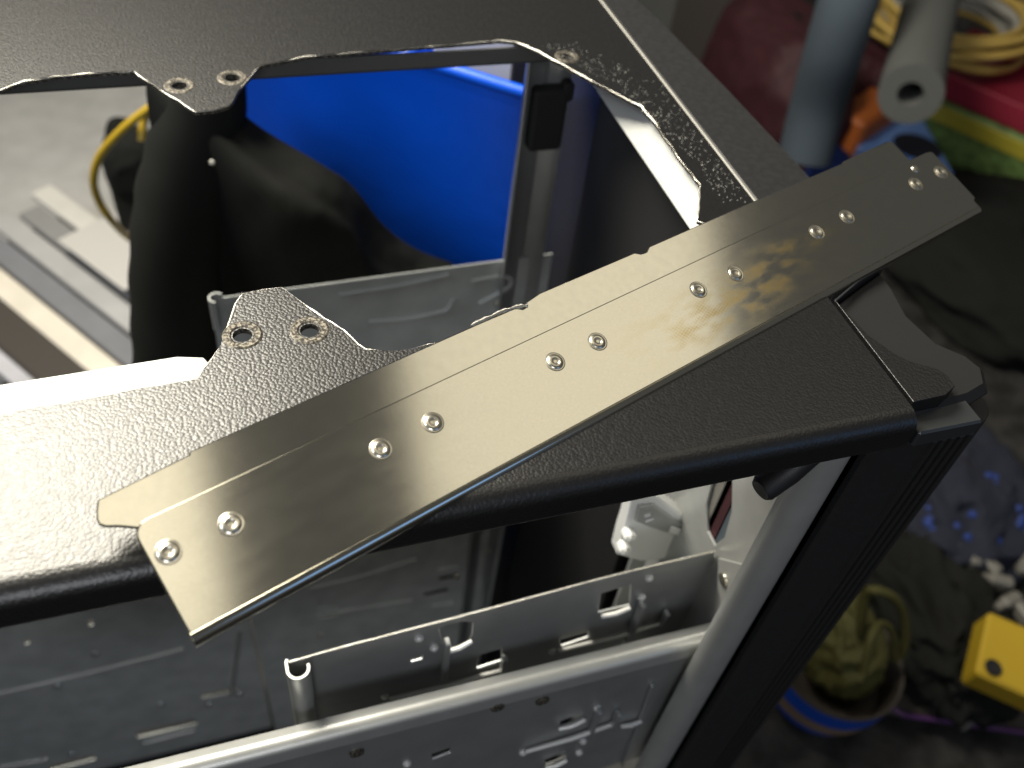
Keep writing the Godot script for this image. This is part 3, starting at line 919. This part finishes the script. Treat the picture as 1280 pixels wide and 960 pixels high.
# ---------------------------------------------------------------- seen through the opening
func behind() -> void:
	var Y := Vector3.UP
	# blue tub, long side running towards the case
	var a := Vector2(-140, -694)
	var d := (Vector2(188, -418) - a).normalized()
	var n := Vector2(d.y, -d.x)          # away from the camera
	var len2 := (Vector2(188, -418) - a).length()
	var tub := thing("blue_tub", "large blue plastic storage tub standing behind the case", "tub")
	var mb := MB.new()
	var rings := []
	var levels := [[-102.0, 0.0], [-118.0, 0.0], [-124.0, 4.0], [-400.0, 14.0], [-955.0, 34.0], [-963.0, 40.0]]
	for lv in levels:
		var ring := []
		var q := rrect(lv[1], lv[1], len2 - lv[1], 150 - lv[1], 26, 6)
		for p in q:
			var w: Vector2 = a * U + d * p.x + n * p.y
			ring.append(Vector3(w.x, lv[0] * U, w.y))
		ring.append(ring[0])
		rings.append(ring)
	skin(mb, rings, false)
	var inner := []
	for lv in [[-102.0, 5.0], [-400.0, 20.0], [-940.0, 40.0], [-941.0, 70.0]]:
		var ring := []
		for p in rrect(lv[1], lv[1], len2 - lv[1], 150 - lv[1], 26, 6):
			var w: Vector2 = a * U + d * p.x + n * p.y
			ring.append(Vector3(w.x, lv[0] * U, w.y))
		ring.append(ring[0])
		inner.append(ring)
	skin(mb, inner, false)
	obj("tub_wall", [mb, M.blue], tub)
	var rm := MB.new()
	var rp := PackedVector3Array()
	for p in rrect(-2, -2, len2 + 2, 152, 28, 6):
		var w: Vector2 = a * U + d * p.x + n * p.y
		rp.append(Vector3(w.x, -104 * U, w.y))
	tube(rm, rp, [5.2], 12, true)
	obj("rim", [rm, M.blue], tub)
	# what stands in the tub
	var pb := MB.new()
	cbox(pb, P(150, -290, -530), Basis(Y, -0.7), Vector3(90, 470, 14), 2.0)
	tag(obj("white_board", [pb, M.white]), "white board standing in the blue tub", "board")
	var kb := MB.new()
	cbox(kb, P(190, -300, -478), Basis(Y, -0.7), Vector3(50, 460, 50), 3.0)
	tag(obj("black_box", [kb, M.matt_black]), "black box standing in the blue tub beside the white board", "box")
	# black jacket slumped over the tub and the floor
	var j := thing("black_jacket", "crumpled black jacket heaped in front of the blue tub", "jacket")
	var jb := MB.new()
	jb_body(jb, [[[-83.2, -116.7, -46.5, -144.8, -4.5, -162.9, 20.5, -186.5, 45.7, -229.2, 76.2, -261.9, 111.7, -284.1], -455.0], [[-98.7, -123.1, -56, -144.6, -15.7, -167.3, 12.2, -194, 34, -237, 69.4, -266.6, 131, -302.6], -425.0], [[-114.7, -128, -67.5, -172.6, -27.8, -201.3, 9.1, -231.6, 35.6, -271.7, 71.6, -297.2, 159, -344.6], -400.0], [[-115, -420, -60, -440, -20, -450, 20, -460, 60, -470, 110, -480, 160, -490], -385.0], [[-120, -960, -60, -960, -20, -960, 20, -960, 60, -960, 110, -960, 160, -960], -380.0]], 3)
	obj("jacket_body", [jb, M.cloth], j)
	var sl := MB.new()
	var sp := smooth([P(-72.7, -84.2, -500), P(-81.5, -120.9, -496), P(-97.9, -164.3, -488), P(-112.9, -203.2, -480), P(-125.5, -243.4, -470), P(-135.7, -294.3, -458), P(-144.7, -350.1, -446), P(-169, -462.9, -440), P(-216.6, -738.7, -430)], 8)
	var sr := []
	var sw := [24.0, 29.0, 37.0, 38.0, 37.0, 37.0, 37.0, 38.0, 38.0, 38.0]
	for i in sp.size():
		sr.append(lerpf(sw[i / 8], sw[i / 8 + 1], (i % 8) / 8.0) + 0.8 * sin(i * 0.9))
	tube(sl, sp, sr, 24)
	obj("sleeve", [sl, M.cloth], j)
	var fk := MB.new()
	lathe(fk, [Vector2(2.2, 0), Vector2(1.5, 0.6), Vector2(0, 0.8)], P(-86.3, -143.1, -440), Vector3(-0.2, 0.5, 0.84).normalized(), 10)
	tag(obj("lint", [fk, M.grey], j), "small pale fleck on the sleeve")
	# dark bundle left of it
	var bd := MB.new()
	lump(bd, P(-204.8, -600, -1131.2), Vector3(44, 62, 44), 0.05, 0.08, 5)
	lump(bd, P(-228.7, -800, -1304.6), Vector3(40, 180, 40), 0.03, 0.08, 6)
	tag(obj("dark_bundle", [bd, M.cloth]), "dark rounded cloth bundle between yellow cable and black jacket", "bundle")
	# yellow cable looping out from behind
	var cb := MB.new()
	tube(cb, smooth([P(-92.5, -310, -841.8), P(-124.9, -320, -842), P(-154.4, -340, -848.3), P(-186.4, -370, -858.3), P(-216.9, -410, -873.2), P(-232.7, -450, -883), P(-234.6, -490, -893), P(-227.1, -530, -904), P(-220, -640, -1001.4), P(-176.3, -740, -1058.4)], 8), [5.2], 10)
	tube(cb, smooth([P(-127.6, -320, -840.6), P(-145.1, -340, -859.4), P(-157.4, -360, -864.3), P(-164.3, -380, -851.9)], 6), [5.0], 10)
	tube(cb, smooth([P(-112.8, -310, -840.8), P(-119.7, -330, -853.2), P(-125.4, -340, -844.4)], 6), [5.0], 10)
	tag(obj("yellow_cable", [cb, M.yellow]), "yellow cable looping round the dark bundle behind the case", "cable")
	# pale sheet on the floor, with a stack of boards in front
	var ps := MB.new()
	slab(ps, ps, V2([-1300, -2600, 200, -2600, 80, -1150, -900, -1000]), [], P(0, -958, 0), Vector3.RIGHT, Vector3.BACK, Y, 6, 1.5)
	tag(obj("grey_felt_sheet", [ps, M.felt]), "large pale grey felt sheet lying on the floor behind the case", "sheet")
	var grp := "boards stacked on the felt sheet"
	var dirs := [P(-396.5, -860, -1312), P(-180.4, -860, -994.9)]
	var ax: Vector3 = (dirs[1] - dirs[0]).normalized()
	var nz := ax.cross(Y).normalized()
	var c0: Vector3 = P(-335.5, -860, -1141.6)
	var tints := [[0.5, 0.49, 0.46, "pale grey thin board on the stack, nearest the black jacket", "grey_board"], [0.2, 0.2, 0.2, "mid grey board on the stack, second from the black jacket", "grey_board"], [0.33, 0.33, 0.33, "light grey board in the middle of the stack", "grey_board"], [0.15, 0.155, 0.17, "slate grey board between the light grey and the cream boards", "grey_board"], [0.6, 0.56, 0.48, "cream white board with a dark gap beside it on the stack", "cream_board"], [0.09, 0.095, 0.105, "nearly black board at the near side of the stack", "black_board"], [0.4, 0.4, 0.43, "blue grey board lowest and nearest in the stack", "grey_board"]]
	for i in tints.size():
		var q := MB.new()
		var off := (i - 2.6) * 46.0
		cbox(q, c0 - nz * off * U * (1.0 if nz.z < 0 else -1.0) + Y * (-8.0 * i) * U + ax * (20.0 * sin(i * 2.3)) * U, Basis(ax, Y, ax.cross(Y)), Vector3(620 - 30 * (i % 3), 14, 42), 2.0)
		var bm := grain(mat(tints[i][0] * 1.3, tints[i][1] * 1.3, tints[i][2] * 1.3, 0.7), 900, null, 0.0, M.steel.albedo_texture)
		tag(obj(tints[i][4], [q, bm]), tints[i][3], "board", grp)
	var sup := MB.new()
	cbox(sup, c0 + Y * -62 * U, Basis(ax, Y, ax.cross(Y)), Vector3(520, 70, 300), 4.0)
	tag(obj("cardboard_box", [sup, M.umber]), "low dark box that carries the stack of boards", "box")
	var pg := MB.new()
	cbox(pg, P(-269.3, -830, -1224.1), Basis(ax, Y, ax.cross(Y)), Vector3(190, 3, 120), 0.8)
	tag(obj("paper_sheet", [pg, M.card]), "pale grey sheet of card lying across the far end of the boards", "card")

func jb_body(mb: MB, rows: Array, sd: int) -> void:
	var f := FastNoiseLite.new()
	f.seed = sd
	f.frequency = 0.018
	f.fractal_octaves = 3
	var lines := []
	for r in rows:
		var c := []
		var s: Array = r[0]
		for i in range(0, s.size(), 2):
			var f0 := float(i) / (s.size() - 2)
			c.append(P(s[i] - 12.0 * pow(maxf(0.0, 1.0 - f0 / 0.34), 1.5), s[i + 1], r[1] - 95.0 * pow(maxf(0.0, 1.0 - f0 / 0.34), 1.3)))
		lines.append(smooth(c, 10))
	var k: int = lines[0].size()
	var pos := []
	for j in k:
		var c := []
		for l in lines:
			c.append(l[j])
		var col := smooth(c, 10)
		# round over the top and down the back
		var first: Vector3 = col[0]
		var back := PackedVector3Array([first + P(0, -700, -20), first + P(0, -200, -16), first + P(0, -20, -12), first + P(0, -3, -6)])
		back.append_array(col)
		pos.append(back)
	for j in pos.size():
		for i in pos[j].size():
			var p: Vector3 = pos[j][i]
			var q := p / U
			pos[j][i] = p + P(0, 3.0, 4.5) * f.get_noise_3d(q.x, q.y * 0.6, q.z)
	skin(mb, pos, false)

# ---------------------------------------------------------------- inside the case
func inside() -> void:
	var w := thing("white_connector_block", "white plastic connector block inside the case above the bay plate", "connector")
	var b := MB.new()
	var c := (P(127.9, -184.5, -95) + P(167.3, -210.9, -95) + P(129.3, -229.9, -95) + P(171.2, -260.5, -95)) / 4.0
	slab(b, b, V2([122.2, -167.8, 136.9, -169.9, 171.5, -209.6, 172.7, -224.7, 163.6, -251.5, 144.4, -247.2, 125.2, -232.2, 124, -209.5, 124, -193.5]), [], P(0, 0, -95), Vector3.RIGHT, Vector3.UP, Vector3.BACK, 12, 1.2)
	obj("body", [b, M.white], w)
	var e := MB.new()
	slab(e, e, V2([127.1, -175.9, 137, -177.4, 168.2, -212.1, 166.3, -222.5, 141.2, -202.9, 127.8, -191.3]), [V2([132.6, -186.1, 137.4, -185.9, 140, -192.8, 136, -194.1])], P(0, 0, -92.5), Vector3.RIGHT, Vector3.UP, Vector3.BACK, 2.4, 0.8)
	obj("raised_face", [e, M.zinc], w)
	var k := MB.new()
	slab(k, k, V2([154.8, -203.9, 164.5, -210.8, 164, -218, 154.9, -211.2]), [], P(0, 0, -91), Vector3.RIGHT, Vector3.UP, Vector3.BACK, 1.4, 0.4)
	obj("label_patch", [k, M.white], w)
	for q in [P(125.7, -218.4, -92), P(126, -203.9, -92)]:
		var g := MB.new()
		cbox(g, q, Basis.IDENTITY.rotated(Vector3.BACK, -0.5), Vector3(8, 7, 10), 2.0)
		obj("latch", [g, M.white], w)
	# carries the block: a slim steel post down to the case floor
	var st := MB.new()
	cbox(st, c + P(0, -395, -8) , Basis.IDENTITY, Vector3(12, 760, 3), 0.5)
	obj("mounting_strip", [st, M.zinc], w)
# ---------------------------------------------------------------- clutter beyond the case, top right
func right_top() -> void:
	var Y := Vector3.UP
	var pipe_grp := "foam pipe sleeves"
	pipe([P(1193.8, -560, -1097.4), P(1314.7, -566, -1242.6), P(1468.5, -560, -1427.9), P(1620.1, -540, -1617.6), P(1759.5, -500, -1793.1)], 59.3, 24.3, M.foam, "foam_pipe", "pale grey foam pipe sleeve with its open end towards the camera", pipe_grp)
	pipe([P(1136.5, -800, -1247.2), P(1143.6, -700, -1275.1), P(1112.9, -560, -1253.7), P(1121, -450, -1277.2), P(1185.5, -380, -1377.6)], 57.4, 22.6, M.foam_blue, "foam_pipe", "blue grey foam pipe sleeve leaning left of the pale one", pipe_grp)
	# coil of straw yellow cable: every turn is its own ring
	var coil := thing("cable_coil", "coil of straw yellow cable hanging over the red tray", "cable coil")
	var cc: Vector3 = P(1767.5, -700, -1642.7)
	var r := RandomNumberGenerator.new()
	r.seed = 8
	for i in 16:
		var m := MB.new()
		var rr: float = 2 * r.randf_range(66, 112)
		var q := []
		var ox := P(r.randf_range(-14, 14), r.randf_range(-34, 30), r.randf_range(-14, 14))
		var tl := r.randf_range(-0.18, 0.18)
		for k in 14:
			var a := TAU * k / 14
			q.append(cc + ox + Vector3(cos(a), sin(a + 1.0) * tl, sin(a) * 0.93) * rr * U * (1.0 + r.randf_range(-0.02, 0.02)))
		tube(m, smooth(q, 4, true), [7.0 + 2.0 * (i % 2)], 8, true)
		obj("turn", [m, M.straw if i % 3 else M.grey], coil)
	# green box with yellow band, red tray on it
	var box := thing("green_toy_box", "green carton with a yellow front edge under the red tray", "carton")
	var g := MB.new()
	var gc: Vector3 = P(1777, -880, -1377.4)
	var gb := Basis(Y, 0.55)
	cbox(g, gc + gb.x * 60 * U, gb, Vector3(330, 160, 420), 6.0)
	obj("carton_body", [g, M.lime], box)
	var yb := MB.new()
	cbox(yb, gc + gb.x * 60 * U + gb.x * -166 * U + Y * 52 * U, gb, Vector3(8, 40, 410), 2.0)
	obj("yellow_band", [yb, M.lemon], box)
	var tray := thing("red_tray", "crimson tray with raised rim on the green carton", "tray")
	var tc := gc + gb.x * 60 * U + Y * 90 * U
	var tm := MB.new()
	cbox(tm, tc, gb, Vector3(310, 14, 390), 3.0)
	obj("tray_floor", [tm, M.crimson], tray)
	for s in [[-150, 0, 12, 390], [150, 0, 12, 390], [0, 190, 310, 12], [0, -190, 310, 12]]:
		var e := MB.new()
		cbox(e, tc + gb.x * s[0] * U + gb.z * s[1] * U + Y * 26 * U, gb, Vector3(s[2], 52, s[3]), 3.0)
		obj("rim", [e, M.crimson], tray)
	# light blue carton with a dark round hole
	var bl := thing("blue_carton", "light blue carton with a round dark hole in its top", "carton")
	var bm := MB.new()
	var bc: Vector3 = P(1483.7, -860, -1359.7)
	var bb := Basis(Y, -0.3)
	cbox(bm, bc + Y * -50 * U, bb, Vector3(210, 100, 230), 5.0)
	obj("carton_body", [bm, M.sky_blue], bl)
	var ho := MB.new()
	lathe(ho, [Vector2(58, 1.0), Vector2(52, 2.5), Vector2(46, 1.5), Vector2(0, 1.0)], P(1521.3, -860, -1333.5) + Y * 1 * U, Y, 24)
	obj("dark_spot", [ho, M.navy], bl)
	var ob := MB.new()
	cbox(ob, P(1432, -880, -1444.6), Basis(Y, 0.5), Vector3(190, 150, 90), 8.0)
	tag(obj("orange_block", [ob, M.orange]), "rust orange block between the foam pipes", "block")
	var nk := MB.new()
	lathe(nk, [Vector2(48, -110), Vector2(48, -8), Vector2(40, 0), Vector2(22, 4), Vector2(20, 14), Vector2(0, 16)], P(1278.4, -850, -1323.8), Y, 20)
	tag(obj("blue_jar", [nk, M.spot]), "small dark blue jar right at the foot of the blue grey pipe", "jar")
	var mr := MB.new()
	lump(mr, P(1293.7, -860, -1635.9), Vector3(130, 190, 260), 0.1, 0.07, 12)
	tag(obj("maroon_bag", [mr, M.maroon]), "crumpled dark red bag left of the blue grey pipe", "bag")
	var m2 := MB.new()
	lump(m2, P(1623.6, -900, -1665.1), Vector3(120, 120, 200), 0.2, 0.1, 13)
	tag(obj("maroon_bag", [m2, M.maroon]), "small dark red bag lying between the two foam pipes", "bag")
	var um := MB.new()
	cbox(um, P(1312.5, -820, -1941.4), Basis(Y, 0.3), Vector3(190, 300, 260), 6.0)
	tag(obj("brown_box", [um, M.umber]), "dark brown box at the back beside the dark red bag", "box")
	var ug := MB.new()
	cbox(ug, P(1284.6, -880, -2192.9), Basis(Y, 0.25), Vector3(200, 180, 200), 6.0)
	tag(obj("grey_box", [ug, M.foam]), "grey box far behind the top corner of the case", "box")
	# black sack on the floor right of the rail's end
	var sk := MB.new()
	lump(sk, P(1549.3, -920, -962), Vector3(260, 90, 300), 0.12, 0.1, 22)
	tag(obj("black_sack", [sk, M.cloth]), "large black sack on the floor beyond the rail's right end", "sack")

func pipe(path: Array, r: float, hole: float, m: Material, called: String, label: String, grp: String) -> void:
	var p := smooth(path, 6)
	var t := thing(called, label, "foam pipe", grp)
	var o := MB.new()
	var d := (p[0] - p[1]).normalized()
	var x := d.cross(Vector3.UP).normalized()
	var y := d.cross(x)
	var k := p.size()
	var seg := 28
	var rings := [[], []]
	for i in k:
		for z in 2:
			var ring := []
			for s in seg + 1:
				var a := TAU * s / seg
				ring.append(p[i] + (x * cos(a) + y * sin(a)) * (r if z == 0 else hole) * U)
			rings[z].append(ring)
	skin(o, rings[0], true)
	for i in k - 1:
		for s in seg:
			var n0: Vector3 = (p[i] - rings[1][i][s]).normalized()
			var n1: Vector3 = (p[i] - rings[1][i][s + 1]).normalized()
			o.quad(rings[1][i][s], rings[1][i][s + 1], rings[1][i + 1][s + 1], rings[1][i + 1][s], n0, n1, n1, n0)
	for e in [0, k - 1]:
		for s in seg:
			o.flat(rings[0][e][s], rings[0][e][s + 1], rings[1][e][s + 1], rings[1][e][s], d if e == 0 else -d)
	obj("sleeve", [o, m], t)

# ---------------------------------------------------------------- clutter on the floor, bottom right
func right_bottom() -> void:
	var Y := Vector3.UP
	var bowl := thing("striped_bowl", "blue bowl with a tan stripe round it, holding olive cloth", "bowl")
	var bc: Vector3 = P(625.5, -860, -212.3)
	var br: float = 90
	var hs := [[0.62, -96.0], [0.8, -90.0], [0.86, -66.0], [0.91, -64.0], [0.94, -36.0], [0.97, -34.0], [1.0, 0.0]]
	for i in [1, 3, 5]:
		var m := MB.new()
		lathe(m, [Vector2(br * hs[i - 1][0], hs[i - 1][1]), Vector2(br * hs[i][0], hs[i][1]), Vector2(br * hs[i + 1][0], hs[i + 1][1])], bc, Y, 40)
		obj("band", [m, M.tan if i == 3 else M.tub_blue], bowl)
	var inn := MB.new()
	lathe(inn, [Vector2(br, 0), Vector2(br * 0.99, 3), Vector2(br * 0.95, 0), Vector2(br * 0.85, -60), Vector2(0, -90)], bc, Y, 40)
	obj("rim", [inn, M.umber], bowl)
	var ol := thing("olive_cloth", "olive green cloth with a strap loop sticking out of the striped bowl", "cloth")
	var o := MB.new()
	lump(o, P(642.4, -870, -246.5), Vector3(48, 62, 74), 0.2, 0.12, 31)
	obj("cloth_heap", [o, M.olive], ol)
	var sp := MB.new()
	tube(sp, smooth([P(636.6, -800, -216.6), P(631.9, -740, -237.8), P(635.8, -720, -233.4), P(660.7, -730, -221.3), P(680.8, -760, -207.4), P(691.8, -800, -190.8), P(693.1, -830, -182.2)], 6), [6.5], 8)
	tube(sp, smooth([P(610.6, -800, -165.3), P(617, -760, -188.5), P(642.3, -760, -205.2), P(665.8, -780, -198.5), P(683.1, -830, -178.9)], 6), [5.5], 8)
	obj("strap", [sp, M.olive], ol)
	var cl := thing("spotted_cloth", "dark navy cloth with blue spots heaped on the floor right of the bezel", "cloth")
	var c := MB.new()
	var cp: Vector3 = P(953, -880, -421.3)
	lump(c, cp, Vector3(130, 95, 160), 0.16, 0.14, 41)
	obj("cloth_heap", [c, M.navy], cl)
	var r := RandomNumberGenerator.new()
	r.seed = 17
	var dots := MB.new()
	for i in 150:
		var a := r.randf() * TAU
		var e := sqrt(r.randf()) * 0.92
		var d := Vector3(cos(a) * e, sqrt(1.0 - e * e), sin(a) * e)
		lathe(dots, [Vector2(7, -2), Vector2(5, 2.5), Vector2(0, 3.5)], cp + Vector3(signf(d.x) * pow(absf(d.x), 0.8) * 130, pow(d.y, 0.8) * 95, signf(d.z) * pow(absf(d.z), 0.8) * 160) * 0.97 * U, d, 6)
	tag(obj("blue_spots", [dots, M.spot], cl), "", "", "", "stuff")
	var dh := MB.new()
	lump(dh, P(831.3, -900, -255.1), Vector3(100, 70, 150), 0.25, 0.16, 51)
	tag(obj("black_cloth", [dh, M.cloth]), "creased black cloth between the striped bowl and the yellow block", "cloth")
	# chain of grey plugs
	var spots := [P(888.9, -830, -317.2), P(892.3, -830, -292.2), P(908.3, -830, -272.9), P(907.5, -830, -245.6), P(900.9, -830, -215.1), P(967.5, -830, -269.8), P(908.4, -830, -192.4)]
	var words := ["grey plug at the upper end of the row of plugs", "grey plug second in the row, beside the spotted cloth", "grey plug in the middle of the row, above the black cloth", "grey plug below the middle of the row of plugs", "grey plug above the yellow block, next to last in the row", "grey plug at the picture's right edge beside the row of plugs", "grey plug lowest of all, touching the yellow block"]
	for i in spots.size():
		var q := MB.new()
		cbox(q, spots[i], Basis(Y, 0.5 + i * 0.7), Vector3(34, 24, 18), 4.0)
		cbox(q, spots[i] + Basis(Y, 0.5 + i * 0.7).x * 20 * U, Basis(Y, 0.5 + i * 0.7), Vector3(12, 14, 12), 2.0)
		tag(obj("grey_plug", [q, M.plug]), words[i], "plug", "grey plugs on the floor")
	var heap := MB.new()
	lump(heap, P(981.9, -920, -271.7), Vector3(110, 60, 120), 0.2, 0.15, 61)
	tag(obj("grey_rag", [heap, M.cloth]), "dark rag under the row of grey plugs", "rag")
	var yb := thing("yellow_block", "yellow plastic block with a round dark hole on the floor", "block")
	var y := MB.new()
	var yc: Vector3 = P(813.3, -800, -127)
	var yr := Basis(Y, -0.75) * Basis(Vector3.RIGHT, 0.2)
	cbox(y, yc, yr, Vector3(92, 50, 92), 4.0)
	obj("block_body", [y, M.yellow], yb)
	var yh := MB.new()
	lathe(yh, [Vector2(11, 0.5), Vector2(9, 2.0), Vector2(7, 0.6), Vector2(0, 0.2)], yc + yr.y * 28 * U + yr.x * -28 * U + yr.z * 30 * U, yr.y, 16)
	obj("hole", [yh, M.matt_black], yb)
	var tr := thing("purple_tray", "shallow dark tray with a purple rim at the bottom right", "tray")
	var tb := MB.new()
	var ax := (P(884.5, -940, -67.3) - P(732.2, -940, -132.3)).normalized()
	var tbs := Basis(ax, Y, ax.cross(Y))
	var tc: Vector3 = (P(884.5, -940, -67.3) + P(732.2, -940, -132.3)) / 2.0 - tbs.z * (60.0 if tbs.z.z > 0 else -60.0) * U
	cbox(tb, tc, tbs, Vector3(240, 10, 120), 3.0)
	obj("tray_floor", [tb, M.umber], tr)
	var rp := PackedVector3Array()
	for p in rrect(-122, -62, 122, 62, 30, 6):
		rp.append(tc + tbs * Vector3(p.x, 8 * U, p.y))
	var rt := MB.new()
	tube(rt, rp, [3.5], 8, true)
	obj("rim", [rt, M.purple], tr)
	var gl := MB.new()
	lathe(gl, [Vector2(14, 0), Vector2(13, 10), Vector2(8, 18), Vector2(0, 20)], P(837.8, -925, -98.1), Y, 16)
	tag(obj("steel_knob", [gl, M.rivet]), "small shiny steel knob in the purple rimmed tray", "knob")
	var pl := MB.new()
	cbox(pl, P(802.1, -925, -107.4), Basis(Y, 0.2), Vector3(44, 16, 22), 4.0)
	tag(obj("pale_plug", [pl, M.plug]), "pale small block in the purple rimmed tray beside the steel knob", "plug")
